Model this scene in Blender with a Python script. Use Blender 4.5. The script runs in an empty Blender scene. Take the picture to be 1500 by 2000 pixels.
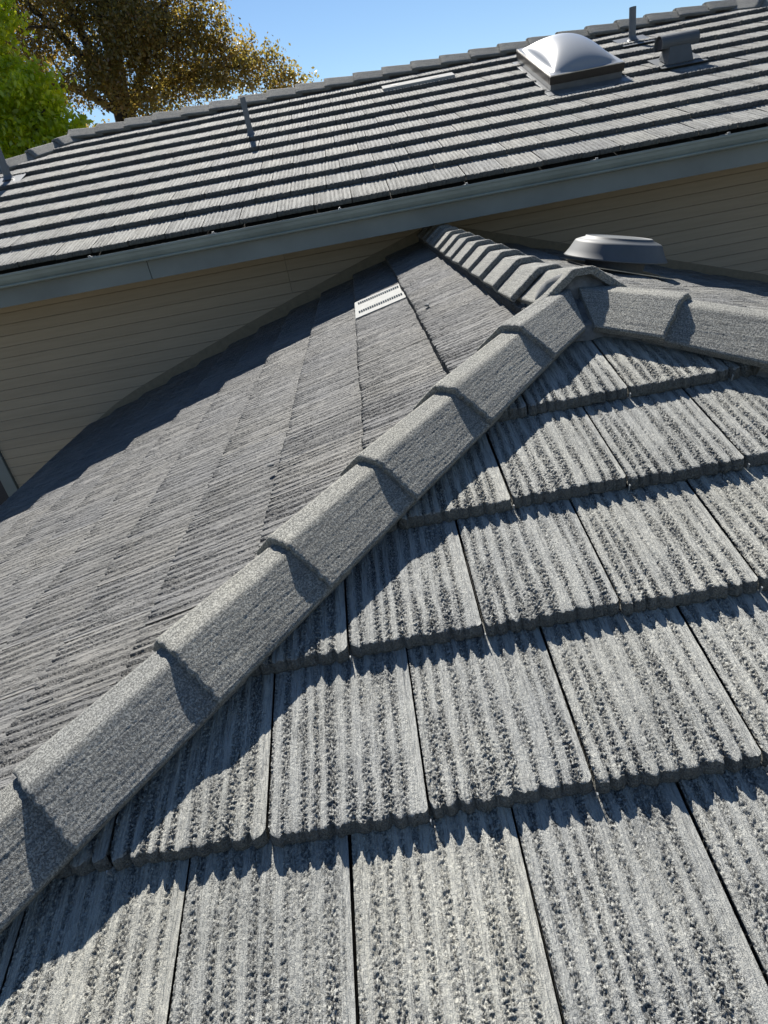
import bpy, bmesh, math, random
import numpy as np
from mathutils import Matrix, Vector

scene = bpy.context.scene
COL = scene.collection
random.seed(7)
RNG = np.random.default_rng(11)

# ------------------------------------------------------------------ camera
cam_d = bpy.data.cameras.new('camera')
cam = bpy.data.objects.new('camera', cam_d)
COL.objects.link(cam)
CAM = Vector((-0.7021, -2.2334, 0.4755))
YAW, PITCH, ROLL = -0.0374, -0.4873, -0.1918
fw = Vector((math.sin(YAW) * math.cos(PITCH), math.cos(YAW) * math.cos(PITCH), math.sin(PITCH)))
r0 = Vector((math.cos(YAW), -math.sin(YAW), 0.0))
u0v = r0.cross(fw)
rt = math.cos(ROLL) * r0 + math.sin(ROLL) * u0v
up = -math.sin(ROLL) * r0 + math.cos(ROLL) * u0v
cam.matrix_world = Matrix(((rt.x, up.x, -fw.x, CAM.x), (rt.y, up.y, -fw.y, CAM.y),
                           (rt.z, up.z, -fw.z, CAM.z), (0, 0, 0, 1)))
cam_d.sensor_fit = 'VERTICAL'
cam_d.sensor_height = 36.0
cam_d.lens = 1199.6 / 2000.0 * 36.0
cam_d.clip_start = 0.05
cam_d.clip_end = 2000
scene.camera = cam

# ------------------------------------------------------------------ light
SUN_FROM = Vector((-0.12, 1.0, 0.96)).normalized()      # towards the sun
elev = math.asin(SUN_FROM.z)
azim = math.atan2(SUN_FROM.x, SUN_FROM.y)
world = bpy.data.worlds.new('World')
scene.world = world
world.use_nodes = True
wn = world.node_tree
bg = wn.nodes['Background']
sky = wn.nodes.new('ShaderNodeTexSky')
sky.sky_type = 'NISHITA'
sky.sun_disc = False
sky.sun_elevation = elev
sky.sun_rotation = azim
sky.altitude = 0
sky.air_density = 1.0
sky.dust_density = 0.0
sky.ozone_density = 5.0
wn.links.new(sky.outputs[0], bg.inputs[0])
bg.inputs[1].default_value = 0.05
sun_d = bpy.data.lights.new('sun', 'SUN')
sun_d.energy = 5.0
sun_d.angle = math.radians(0.53)
sun_d.color = (1.0, 0.95, 0.87)
sun = bpy.data.objects.new('sun', sun_d)
COL.objects.link(sun)
sun.rotation_euler = SUN_FROM.to_track_quat('Z', 'Y').to_euler()
sun.location = (-2, 10, 12)
vs = scene.view_settings
vs.view_transform = 'Standard'
vs.look = 'None'
vs.exposure = 1.12
vs.gamma = 1.0
vs.use_curve_mapping = False
scene.cycles.max_bounces = 6

# ------------------------------------------------------------------ helpers
def obj(name, mesh, parent=None, label=None, cat=None, group=None, kind=None):
    o = bpy.data.objects.new(name, mesh)
    COL.objects.link(o)
    if parent is not None:
        o.parent = parent
    if label: o['label'] = label
    if cat: o['category'] = cat
    if group: o['group'] = group
    if kind: o['kind'] = kind
    return o

def empty(name, loc, label, cat, group=None):
    o = obj(name, None, None, label, cat, group)
    o.location = loc
    o.empty_display_size = 0.2
    return o

def child_keep(o, parent):
    o.parent = parent
    o.matrix_parent_inverse = Matrix.Translation(-Vector(parent.location))

def mesh_pd(name, V, F, mat, smooth=False):
    me = bpy.data.meshes.new(name)
    V = np.asarray(V, dtype=np.float32)
    if isinstance(F, np.ndarray):
        n = F.shape[1]
        me.vertices.add(len(V)); me.vertices.foreach_set('co', V.ravel())
        me.loops.add(F.size); me.loops.foreach_set('vertex_index', F.ravel().astype(np.int32))
        me.polygons.add(len(F))
        me.polygons.foreach_set('loop_start', np.arange(0, F.size, n, dtype=np.int32))
        me.polygons.foreach_set('loop_total', np.full(len(F), n, dtype=np.int32))
        me.update(calc_edges=True)
        me.validate()
    else:
        me.from_pydata([tuple(v) for v in V], [], F)
        me.update()
    if mat: me.materials.append(mat)
    if smooth:
        me.polygons.foreach_set('use_smooth', np.ones(len(me.polygons), dtype=bool))
    return me

def bm_mesh(name, bm, mat, smooth=False, recalc=True):
    if recalc:
        bmesh.ops.recalc_face_normals(bm, faces=bm.faces)
    me = bpy.data.meshes.new(name)
    bm.to_mesh(me); bm.free()
    if mat: me.materials.append(mat)
    if smooth:
        me.polygons.foreach_set('use_smooth', np.ones(len(me.polygons), dtype=bool))
    return me

def add_box(bm, lo, hi, bevel=0.0):
    r = bmesh.ops.create_cube(bm, size=1.0)
    for v in r['verts']:
        v.co = Vector([lo[i] + (v.co[i] + .5) * (hi[i] - lo[i]) for i in range(3)])
    if bevel > 0:
        ed = list({e for v in r['verts'] for e in v.link_edges})
        bmesh.ops.bevel(bm, geom=ed, offset=bevel, segments=2, affect='EDGES', profile=.6)

def add_prism_x(bm, prof, x0, x1):
    """closed profile of (y,z) swept along x"""
    a = [bm.verts.new((x0, y, z)) for y, z in prof]
    b = [bm.verts.new((x1, y, z)) for y, z in prof]
    n = len(prof)
    for i in range(n):
        bm.faces.new((a[i], a[(i + 1) % n], b[(i + 1) % n], b[i]))
    bm.faces.new(a[::-1]); bm.faces.new(b)

def add_lathe(bm, prof, n=48, cap=True, mat=None):
    rings = []
    for r, z in prof:
        rings.append([bm.verts.new((r * math.cos(2 * math.pi * k / n), r * math.sin(2 * math.pi * k / n), z)) for k in range(n)])
    for a, b in zip(rings, rings[1:]):
        for k in range(n):
            bm.faces.new((a[k], a[(k + 1) % n], b[(k + 1) % n], b[k]))
    if cap:
        bm.faces.new(rings[0][::-1]); bm.faces.new(rings[-1])

def add_tube(bm, pts, radii, n=8):
    rings = []
    for i, (p, r) in enumerate(zip(pts, radii)):
        d = (pts[min(i + 1, len(pts) - 1)] - pts[max(i - 1, 0)]).normalized()
        a = d.orthogonal().normalized(); b = d.cross(a)
        rings.append([bm.verts.new(p + r * (math.cos(2 * math.pi * k / n) * a + math.sin(2 * math.pi * k / n) * b)) for k in range(n)])
    for A, B in zip(rings, rings[1:]):
        # align rings
        off = min(range(n), key=lambda o: sum((A[k].co - B[(k + o) % n].co).length for k in range(0, n, 2)))
        for k in range(n):
            bm.faces.new((A[k], A[(k + 1) % n], B[(k + 1 + off) % n], B[(k + off) % n]))
    bm.faces.new(rings[0][::-1]); bm.faces.new(rings[-1])

def vnoise(x, y, seed):
    """smooth value noise on arrays"""
    g = np.random.default_rng(seed).random((256, 256))
    xi = np.floor(x).astype(int); yi = np.floor(y).astype(int)
    fx = x - xi; fy = y - yi
    fx = fx * fx * (3 - 2 * fx); fy = fy * fy * (3 - 2 * fy)
    a = g[xi % 256, yi % 256]; b = g[(xi + 1) % 256, yi % 256]
    c = g[xi % 256, (yi + 1) % 256]; d = g[(xi + 1) % 256, (yi + 1) % 256]
    return (a * (1 - fx) + b * fx) * (1 - fy) + (c * (1 - fx) + d * fx) * fy

# ------------------------------------------------------------------ materials
def new_mat(name):
    m = bpy.data.materials.new(name); m.use_nodes = True
    nt = m.node_tree
    return m, nt, nt.nodes['Principled BSDF']

def N(nt, t, **kw):
    n = nt.nodes.new(t)
    for k, v in kw.items():
        if k in n.bl_rna.properties.keys() and not k.startswith('i_'):
            setattr(n, k, v)
    return n

def ramp(nt, fac, stops):
    r = nt.nodes.new('ShaderNodeValToRGB')
    el = r.color_ramp.elements
    while len(el) < len(stops): el.new(0.5)
    for e, (p, c) in zip(el, stops):
        e.position = p; e.color = (*c, 1) if len(c) == 3 else c
    nt.links.new(fac, r.inputs[0])
    return r.outputs[0]

def noise(nt, vec, scale, detail=4, rough=.55):
    n = nt.nodes.new('ShaderNodeTexNoise')
    n.inputs['Scale'].default_value = scale
    n.inputs['Detail'].default_value = detail
    n.inputs['Roughness'].default_value = rough
    if vec is not None: nt.links.new(vec, n.inputs['Vector'])
    return n.outputs['Fac']

def math_n(nt, op, a, b=None):
    n = nt.nodes.new('ShaderNodeMath'); n.operation = op
    for i, v in enumerate((a, b)):
        if v is None: continue
        if hasattr(v, 'default_value') or isinstance(v, bpy.types.NodeSocket): nt.links.new(v, n.inputs[i])
        else: n.inputs[i].default_value = v
    return n.outputs[0]

def mixc(nt, fac, a, b, mode='MIX'):
    n = nt.nodes.new('ShaderNodeMix'); n.data_type = 'RGBA'; n.blend_type = mode
    for sock, v in ((n.inputs['Factor'], fac), (n.inputs[6], a), (n.inputs[7], b)):
        if isinstance(v, bpy.types.NodeSocket): nt.links.new(v, sock)
        elif isinstance(v, tuple): sock.default_value = (*v, 1)
        else: sock.default_value = v
    return n.outputs[2]

def bump(nt, h, dist, strength, bsdf, prev=None):
    b = nt.nodes.new('ShaderNodeBump')
    b.inputs['Distance'].default_value = dist
    b.inputs['Strength'].default_value = strength
    nt.links.new(h, b.inputs['Height'])
    if prev is not None: nt.links.new(prev, b.inputs['Normal'])
    nt.links.new(b.outputs[0], bsdf.inputs['Normal'])
    return b.outputs[0]

def rand_vec(nt, mapscale=None):
    tc = nt.nodes.new('ShaderNodeTexCoord')
    oi = nt.nodes.new('ShaderNodeObjectInfo')
    k = math_n(nt, 'MULTIPLY', oi.outputs['Random'], 37.0)
    va = nt.nodes.new('ShaderNodeVectorMath'); va.operation = 'ADD'
    nt.links.new(tc.outputs['Object'], va.inputs[0]); nt.links.new(k, va.inputs[1])
    return va.outputs[0], oi.outputs['Random'], tc

def mapping(nt, vec, sc):
    m = nt.nodes.new('ShaderNodeMapping'); m.inputs['Scale'].default_value = sc
    nt.links.new(vec, m.inputs['Vector'])
    return m.outputs[0]

def tile_material(name, tint=(1, 1, 1), streak_axis='y', pits=True):
    m, nt, b = new_mat(name)
    v, rnd, tc = rand_vec(nt)
    st = (270, 1.1, 270) if streak_axis == 'y' else (4, 260, 260)
    streak = noise(nt, mapping(nt, v, st), 1.0, 2, .6)
    broad = noise(nt, mapping(nt, v, (9, 5, 9)), 1.0, 3)
    grain = noise(nt, v, 620, 2, .6)
    c = ramp(nt, grain, [(.28, (.18, .183, .18)), (.52, (.335, .338, .322)), (.75, (.49, .49, .465))])
    c = mixc(nt, .55, c, ramp(nt, streak, [(.32, (.12, .125, .13)), (.44, (.29, .293, .285)), (.7, (.35, .353, .335))]))
    c = mixc(nt, .6, c, ramp(nt, broad, [(.3, (.82, .83, .85)), (.7, (1.08, 1.07, 1.04))]), 'MULTIPLY')
    c = mixc(nt, 1.0, c, ramp(nt, rnd, [(0, (.90, .905, .92)), (.35, (.98, .98, .98)), (.7, (1.02, 1.01, .99)), (1, (1.07, 1.055, 1.02))]), 'MULTIPLY')
    geo = nt.nodes.new('ShaderNodeNewGeometry')
    wx = noise(nt, geo.outputs['Position'], 2.3, 5, .6)
    c = mixc(nt, .8, c, ramp(nt, wx, [(.32, (.80, .80, .79)), (.55, (1, 1, 1)), (.72, (1.12, 1.11, 1.08))]), 'MULTIPLY')
    sp = noise(nt, v, 55, 2, .5)
    c = mixc(nt, ramp(nt, sp, [(.70, (0, 0, 0)), (.76, (.45, .45, .45))]), c, (.42, .42, .39))
    c = mixc(nt, 1.0, c, tint, 'MULTIPLY')
    oc = nt.nodes.new('ShaderNodeObjectInfo')          # per-slope light and shade, painted in as a tile tint
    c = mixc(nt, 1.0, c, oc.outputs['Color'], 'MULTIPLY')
    nt.links.new(c, b.inputs['Base Color'])
    b.inputs['Roughness'].default_value = .85
    b.inputs['Specular IOR Level'].default_value = .3
    n1 = bump(nt, streak, .0085 if streak_axis == 'y' else .0004, 1.0, b)
    if pits:
        at = nt.nodes.new('ShaderNodeAttribute'); at.attribute_name = 'pit'
        pn = noise(nt, mapping(nt, v, (290, 215, 290)), 1.0, 2.5, .62)
        ps = ramp(nt, pn, [(.49, (0, 0, 0)), (.56, (1, 1, 1))])
        hole = math_n(nt, 'MULTIPLY', ps, math_n(nt, 'MULTIPLY', at.outputs['Fac'], 1.25))
        inv = math_n(nt, 'SUBTRACT', 1.0, hole)
        n1 = bump(nt, inv, .0060, 1.0, b, n1)
        c = mixc(nt, math_n(nt, 'MULTIPLY', hole, .74), c, (.045, .048, .052))
        ra = nt.nodes.new('ShaderNodeAttribute'); ra.attribute_name = 'butt_shade'
        c = mixc(nt, ra.outputs['Fac'], c, mixc(nt, 1.0, c, (.52, .53, .54), 'MULTIPLY'))  # butt faces darkened here, shade put into the base colour
        nt.links.new(c, b.inputs['Base Color'])
    n2 = bump(nt, grain, .0013 if streak_axis == 'y' else .0026, 1.0, b, n1)
    return m

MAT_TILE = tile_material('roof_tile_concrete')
MAT_CAP = tile_material('cap_tile_concrete', (1.08, 1.08, 1.06), 'x', True)

def simple(name, col, rough=.6, metal=0.0, var=.12, nscale=20, bmp=0.0, spec=.5):
    m, nt, b = new_mat(name)
    tc = nt.nodes.new('ShaderNodeTexCoord')
    f = noise(nt, tc.outputs['Object'], nscale, 5)
    lo = tuple(c * (1 - var) for c in col); hi = tuple(min(1, c * (1 + var)) for c in col)
    nt.links.new(ramp(nt, f, [(.3, lo), (.7, hi)]), b.inputs['Base Color'])
    b.inputs['Roughness'].default_value = rough
    b.inputs['Metallic'].default_value = metal
    b.inputs['Specular IOR Level'].default_value = spec
    if bmp: bump(nt, noise(nt, tc.outputs['Object'], nscale * 8, 4), bmp, 1.0, b)
    return m

MAT_DECK = simple('underlay_black', (.02, .02, .022), .9)
MAT_MORTAR = simple('mortar', (.17, .175, .175), .95, var=.3, nscale=40, bmp=.004)
MAT_GUTTER = simple('gutter_paint', (.215, .255, .24), .4, var=.17, nscale=2.6)
MAT_FASCIA = simple('fascia_paint', (.165, .19, .188), .6, var=.16, nscale=2.2, bmp=.0004)
MAT_VENT = simple('painted_vent_metal', (.075, .085, .094), .6, var=.1, nscale=9)
MAT_PIPE = simple('painted_pipe', (.12, .13, .14), .5, var=.12, nscale=15)
MAT_FLASH = simple('flashing_metal', (.13, .14, .15), .45, metal=.3, var=.15, nscale=9)
MAT_WHITE = simple('white_coated_metal', (.31, .315, .305), .85, var=.10, nscale=30, spec=.12)
MAT_BRONZE = simple('bronze_frame', (.035, .03, .026), .42, metal=.3, var=.15)
MAT_EDGE = simple('aluminium_edge', (.5, .48, .43), .35, metal=.8)
MAT_SCREEN = simple('dark_screen', (.03, .03, .035), .7)
MAT_STEEL = simple('dull_steel', (.30, .31, .31), .5, metal=.2)
MAT_GROUND = simple('ground_soil', (.14, .12, .08), .95, var=.3, nscale=.6)
MAT_STUCCO = simple('house_side', (.20, .17, .12), .9)

m, nt, b = new_mat('siding_paint')
v, rnd, tc = rand_vec(nt)
f = noise(nt, mapping(nt, v, (2, 40, 40)), 1, 4)
c = ramp(nt, f, [(.25, (.325, .27, .195)), (.75, (.385, .32, .235))])
c = mixc(nt, 1.0, c, ramp(nt, rnd, [(0, (.94, .94, .94)), (1, (1.04, 1.04, 1.04))]), 'MULTIPLY')
nt.links.new(c, b.inputs['Base Color']); b.inputs['Roughness'].default_value = .7
bump(nt, f, .001, .5, b)
MAT_SIDING = m

m, nt, b = new_mat('skylight_acrylic')
nt.nodes.remove(b)
d_ = nt.nodes.new('ShaderNodeBsdfDiffuse'); d_.inputs[0].default_value = (.34, .36, .385, 1)
t_ = nt.nodes.new('ShaderNodeBsdfTranslucent'); t_.inputs[0].default_value = (.34, .36, .385, 1)
g_ = nt.nodes.new('ShaderNodeBsdfGlossy'); g_.inputs['Roughness'].default_value = .30
x1 = nt.nodes.new('ShaderNodeMixShader'); x1.inputs[0].default_value = .22
x2 = nt.nodes.new('ShaderNodeMixShader')
fr = nt.nodes.new('ShaderNodeFresnel'); fr.inputs[0].default_value = 1.3
nt.links.new(d_.outputs[0], x1.inputs[1]); nt.links.new(t_.outputs[0], x1.inputs[2])
nt.links.new(fr.outputs[0], x2.inputs[0]); nt.links.new(x1.outputs[0], x2.inputs[1]); nt.links.new(g_.outputs[0], x2.inputs[2])
nt.links.new(x2.outputs[0], nt.nodes['Material Output'].inputs[0])
MAT_DOME = m

# ------------------------------------------------------------------ layout numbers (metres)
M, ML, M2 = 0.34107, 0.32036, 0.33676
C1, CL, C2 = [1 / math.sqrt(1 + q * q) for q in (M, ML, M2)]
S0, E = 0.53678, 0.3546            # first butt below the apex, exposure
U0, EL = 0.48522, 0.35064
YW, YE, ZE, D1 = 4.06323, 3.12252, 0.38456, 0.39995
W = 0.30
HH, HR = 0.097, 0.089
G = M / ML
TH = 0.035

# ------------------------------------------------------------------ roof tile meshes
def tile_height(u, s, seed):
    """corrugated, broom-struck surface; u,s arrays"""
    R = np.random.default_rng(seed)
    nb = 9
    wds = R.uniform(.7, 1.3, nb); edges = np.concatenate([[0], np.cumsum(wds)]) / wds.sum() * W
    uw = u + (vnoise(s / .09, u / .5, seed + 5) - .5) * .003
    k = np.clip(np.searchsorted(edges, uw, side='right') - 1, 0, nb - 1)
    t = np.clip((uw - edges[k]) / (edges[k + 1] - edges[k]), 0, 1)
    dep = R.uniform(.55, 1.2, nb + 1)
    D = dep[k] * (1 - t) + dep[k + 1] * t
    cusp = 1 - np.sin(math.pi * t) ** .62
    endk = np.exp(-np.maximum(s, 0) / .017)
    h = -cusp * D * (.0013 + .0088 * endk)
    h += (vnoise(u / .012, s / .3, seed + 1) - .5) * .0013
    h += (vnoise(u / .0042, s / .4, seed + 2) - .5) * .0011
    band = R.uniform(.25, 1.0, nb)[k]
    sk_ = vnoise(u / .012, s / .16, seed + 14) * .5 + vnoise(u / .005, s / .05, seed + 15) * .5
    mask = np.clip(1.0 - 1.05 * np.sin(math.pi * t) ** 1.6 + (sk_ - .5) * 1.7 + (band - .62) * .6, .05, 1) * np.clip(.70 + .5 * np.exp(-s / .12), 0, 1)
    lowf = vnoise(u / .05, s / .07, seed + 8)
    n = vnoise(u / .0038, s / .0048, seed + 3) * .5 + vnoise(u / .0020, s / .0024, seed + 4) * .5
    pit = np.clip((n - (.60 - .22 * mask * (.4 + lowf))) / .12, 0, 1)
    h -= pit * .0040 * mask
    h += (vnoise(u / .0030, s / .0035, seed + 6) - .5) * .0011
    h -= .0012 * np.clip(1 - s / .006, 0, 1) ** 2
    scr = vnoise(u / .0034, s / .45, seed + 12); scr2 = vnoise(u / .0075, s / .6, seed + 13)
    h -= np.clip((scr - .62) / .2, 0, 1) * .0010 + np.clip((scr2 - .70) / .18, 0, 1) * .0014
    strip = np.clip((u - (W - .016)) / .003, 0, 1)
    h = h * (1 - strip) + strip * (-.0028 + (vnoise(u / .003, s / .02, seed + 9) - .5) * .0008)
    return h, mask * (.45 + .8 * lowf) * (1 - strip), cusp * D * (1 - strip)

def tile_mesh(name, seed, nu, ns, length=.385, TH=TH):
    g = .0026
    u = np.linspace(g, W - g, nu)
    t = np.linspace(0, 1, ns)
    s = length * (t * .75 + .25 * t * t) if ns > 20 else length * t ** 2.0
    U, S = np.meshgrid(u, s)
    H, PM, CU = tile_height(U, S, seed)
    R = np.random.default_rng(seed + 50)
    jag = (vnoise(u / .012, u * 0, seed + 20) - .5) * .007 + (vnoise(u / .004, u * 0, seed + 21) - .5) * .004
    jag = jag + .0105 * CU[0] * (.6 + .8 * vnoise(u / .02, u * 0, seed + 25))
    cor = np.minimum(u - g, W - g - u)
    jag = jag + .010 * np.clip(1 - cor / .010, 0, 1) ** 2
    S2 = S + jag[None, :] * np.exp(-S / .02)
    NZ = -TH * S / E + H
    top = np.stack([U, S2, NZ], -1)
    # butt face: rows going down from the top edge
    nb = 7 if ns > 20 else 3
    rows = []
    for i in range(1, nb + 1):
        q = i / nb
        z = (NZ[0] * (1 - q) + (-TH + .001) * q)
        sb = S2[0] * (1 - q) - (.009 * math.sin(q * math.pi * .55)) + jag * q * .6
        rough = (vnoise(u / .006, np.full_like(u, q * 6), seed + 31) - .5) * .006 * math.sin(math.pi * min(q, .9))
        rows.append(np.stack([u, sb + rough, z], -1))
    rows.append(np.stack([u, np.full_like(u, .08), np.full_like(u, -TH + .001 - TH * .08 / E)], -1))   # underside
    rows.insert(0, top[0].copy())                     # own copy of the arris so it stays crisp
    grid = np.concatenate([np.array(rows)[::-1], top], 0)
    n0, n1 = grid.shape[:2]
    V = grid.reshape(-1, 3)
    i = np.arange(n0 - 1)[:, None] * n1 + np.arange(n1 - 1)[None, :]
    i = np.delete(i, n0 - ns - 1, axis=0)             # no faces between the two copies
    F = np.stack([i, i + 1, i + 1 + n1, i + n1], -1).reshape(-1, 4)
    # side skirts
    left = np.arange(n0) * n1; right = left + n1 - 1
    def skirt(idx, flip):
        nonlocal V, F
        low = V[idx].copy(); low[:, 2] = np.minimum(low[:, 2], -TH * np.maximum(low[:, 1], 0) / E - TH * .8)
        b0 = len(V); V = np.concatenate([V, low])
        j = np.arange(len(idx) - 1)
        q = np.stack([idx[j], idx[j + 1], b0 + j + 1, b0 + j], -1)
        if flip: q = q[:, ::-1]
        F = np.concatenate([F, q])
    skirt(left, True); skirt(right, False)
    F = np.ascontiguousarray(F)
    me = mesh_pd(name, V, F, MAT_TILE, smooth=True)
    pm = np.full(len(V), .35, dtype=np.float32)
    pm[(n0 - ns) * n1:n0 * n1] = PM.ravel()
    at = me.attributes.new('pit', 'FLOAT', 'POINT')
    at.data.foreach_set('value', pm)
    butt_shade = np.zeros(len(V), dtype=np.float32); butt_shade[:(n0 - ns) * n1] = 1.0      # marks the butt faces, whose shade is painted into the colour
    at = me.attributes.new('butt_shade', 'FLOAT', 'POINT')
    at.data.foreach_set('value', butt_shade)
    return me

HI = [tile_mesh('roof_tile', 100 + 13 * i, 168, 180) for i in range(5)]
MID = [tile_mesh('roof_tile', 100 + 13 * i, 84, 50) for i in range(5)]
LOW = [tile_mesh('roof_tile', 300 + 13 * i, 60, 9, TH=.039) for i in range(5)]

def frame(origin, uax, sax, nax):
    return Matrix(((uax.x, sax.x, nax.x, origin.x), (uax.y, sax.y, nax.y, origin.y),
                   (uax.z, sax.z, nax.z, origin.z), (0, 0, 0, 1)))

def place(mesh, mtx, parent, cuts=(), name='roof_tile'):
    """cuts: list of (point, normal) in world; the side the normal points to is removed"""
    co = [mtx @ Vector(c) for c in ((0, -.01, 0), (W, -.01, 0), (0, .385, -.03), (W, .385, -.03))]
    need = []
    for p, n in cuts:
        d = [(c - p).dot(n) for c in co]
        if min(d) >= -0.004: return None
        if max(d) > 0: need.append((p, n))
    if need:
        bm = bmesh.new(); bm.from_mesh(mesh)
        inv = mtx.inverted()
        for p, n in need:
            pl = inv @ p; nl = inv.to_3x3() @ n
            r = bmesh.ops.bisect_plane(bm, geom=bm.verts[:] + bm.edges[:] + bm.faces[:], plane_co=pl, plane_no=nl, clear_outer=True)
            # close the sawn edge with a short skirt
            ed = [e for e in r['geom_cut'] if isinstance(e, bmesh.types.BMEdge)]
            if ed:
                ex = bmesh.ops.extrude_edge_only(bm, edges=ed)
                for vv in ex['geom']:
                    if isinstance(vv, bmesh.types.BMVert): vv.co.z -= TH * .8
        if len(bm.faces) < 3:
            bm.free(); return None
        me = bpy.data.meshes.new('roof_tile'); bm.to_mesh(me); bm.free()
        me.materials.clear(); me.materials.append(MAT_TILE)
        mesh = me
    o = bpy.data.objects.new(name, mesh); COL.objects.link(o)
    o.parent = parent
    o.matrix_local = mtx
    return o

def jitter(mtx, a=.004, lift=.0015):
    j = Matrix.Rotation(random.uniform(-a, a), 4, 'Z') @ Matrix.Rotation(random.uniform(-a, a) * .6, 4, 'X')
    return mtx @ Matrix.Translation((random.uniform(-.0008, .0008), random.uniform(-.004, .004), random.uniform(-lift, lift))) @ j

# ------------------------------------------------------------------ ground
bm = bmesh.new()
bmesh.ops.create_grid(bm, x_segments=4, y_segments=4, size=600)
g = obj('ground', bm_mesh('ground', bm, MAT_GROUND), kind='structure')
g.location = (0, 0, -3.4)

# ------------------------------------------------------------------ lower hipped roof
HIP = empty('hip_roof', (0, 0, 0), 'lower hipped roof of grey concrete tiles in the foreground, its ridge running up to the tan wall', 'roof')

def deck(name, pts, label, parent, drop=.062):
    n = (pts[1] - pts[0]).cross(pts[2] - pts[0]).normalized()
    if n.z < 0: n = -n
    V = [p - n * drop for p in pts] + [p - n * (drop + .03) for p in pts]
    k = len(pts)
    F = [tuple(range(k)), tuple(range(2 * k - 1, k - 1, -1))] + [(i, (i + 1) % k, k + (i + 1) % k, k + i) for i in range(k)]
    bm = bmesh.new(); vv = [bm.verts.new(q) for q in V]
    for f in F: bm.faces.new([vv[i] for i in f])
    return obj(name, bm_mesh(name, bm, MAT_DECK), parent, label)

VX, VY = Vector((1, 0, 0)), Vector((0, 1, 0))
P0 = Vector((0, 0, 0))
FB = -2.62                                            # front slope runs down to this y
slope_f = deck('front_slope', [P0, Vector((G * FB, FB, M * FB)), Vector((-G * FB, FB, M * FB))], 'front slope facing the viewer', HIP)
XE = -3.80
yE_l = XE / G
slope_l = deck('side_slope', [P0, Vector((0, YW - .03, 0)), Vector((XE + .02, YW - .03, ML * XE)), Vector((XE + .02, yE_l, ML * XE))], 'shallow slope left of the hip, seen along its grain', HIP)
slope_r = deck('side_slope', [P0, Vector((-XE - .02, yE_l, ML * XE)), Vector((-XE - .02, YW - .03, ML * XE)), Vector((0, YW - .03, 0))], 'slope right of the ridge carrying the round vent', HIP)

hip_n_l = Vector((-1, G, 0)).normalized()             # outward of the front slope, left hip
hip_n_r = Vector((1, G, 0)).normalized()
fs, fn = Vector((0, C1, C1 * M)), Vector((0, -C1 * M, C1))
row_x = [-0.28935, -0.42458, -0.87515, -1.35074, -1.2042, -1.36, -1.21]
for i, x0 in enumerate(row_x):
    yb = -(S0 + E * i) * C1
    if yb < FB + .02: break
    x0 = x0 - W * 8
    for j in range(20):
        o = Vector((x0 + W * j, yb, M * yb))
        mt = jitter(frame(o, VX, fs, fn), .003, .001)
        cuts = [(P0 + hip_n_l * .012, hip_n_l), (P0 + hip_n_r * .012, hip_n_r)]
        t = place(HI[(j * 3 + i * 2) % 5], mt, slope_f, cuts)
        if t: t.color = (1.26, 1.26, 1.23, 1)  # front tiles lightened, stronger sunlight painted into their tint

# small tile clips peeping out of the joints
bm = bmesh.new(); add_box(bm, (-.0012, -.0165, -.030), (.0012, -.012, -.010))
CLIP = bm_mesh('tile_clip', bm, MAT_STEEL)
for i, x0 in enumerate(row_x[:5]):
    yb = -(S0 + E * i) * C1
    for j in range(-2, 8):
        x = x0 + W * j
        if abs(x) < -G * yb - .2 and (i + j) % 4:
            o = bpy.data.objects.new('tile_clip', CLIP); COL.objects.link(o); o.parent = slope_f
            o.matrix_local = frame(Vector((x, yb, M * yb)), VX, fs, fn) @ Matrix.Rotation(random.uniform(-.15, .15), 4, 'Z')
# left slope
ls, ln = Vector((CL, 0, CL * ML)), Vector((-CL * ML, 0, CL))
for i in range(-1, 11):
    xb = -(U0 + EL * i) * CL
    yoff = (0.13 if i % 2 else 0.28) + random.uniform(-.015, .015)
    for j in range(32):
        y = YW + .3 - yoff - W * j
        o = Vector((xb, y, ML * xb))
        near = math.hypot(xb + .7, y + 2.2) < 2.6
        mt = jitter(frame(o, -VY, ls, ln))
        cuts = [(P0 + hip_n_l * .0, -hip_n_l), (Vector((0, YW - .035, 0)), VY), (Vector((-.015, 0, 0)), VX)]
        t = place((HI if near else MID)[(j * 2 + i * 3) % 5], mt, slope_l, cuts)
        if t: t.color = (.665, .66, .68, 1)  # left tiles darkened, shading of this slope painted into their tint
# right slope (only its upper, nearer part can be seen past the ridge)
rs, rn = Vector((-CL, 0, CL * ML)), Vector((CL * ML, 0, CL))
for i in range(-1, 11):
    xb = (U0 + EL * i) * CL
    yoff = 0.13 if i % 2 else 0.28
    for j in range(30):
        y = YW - yoff - W * j
        o = Vector((xb, y, -ML * xb))
        mt = jitter(frame(o, VY, rs, rn))
        cuts = [(P0, -hip_n_r), (Vector((0, YW - .035, 0)), VY), (Vector((.015, 0, 0)), -VX)]
        t = place(MID[(j * 2 + i * 3) % 5], mt, slope_r, cuts)
        if t: t.color = (.80, .80, .81, 1)  # right tiles toned down too, slope shading painted in

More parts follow.
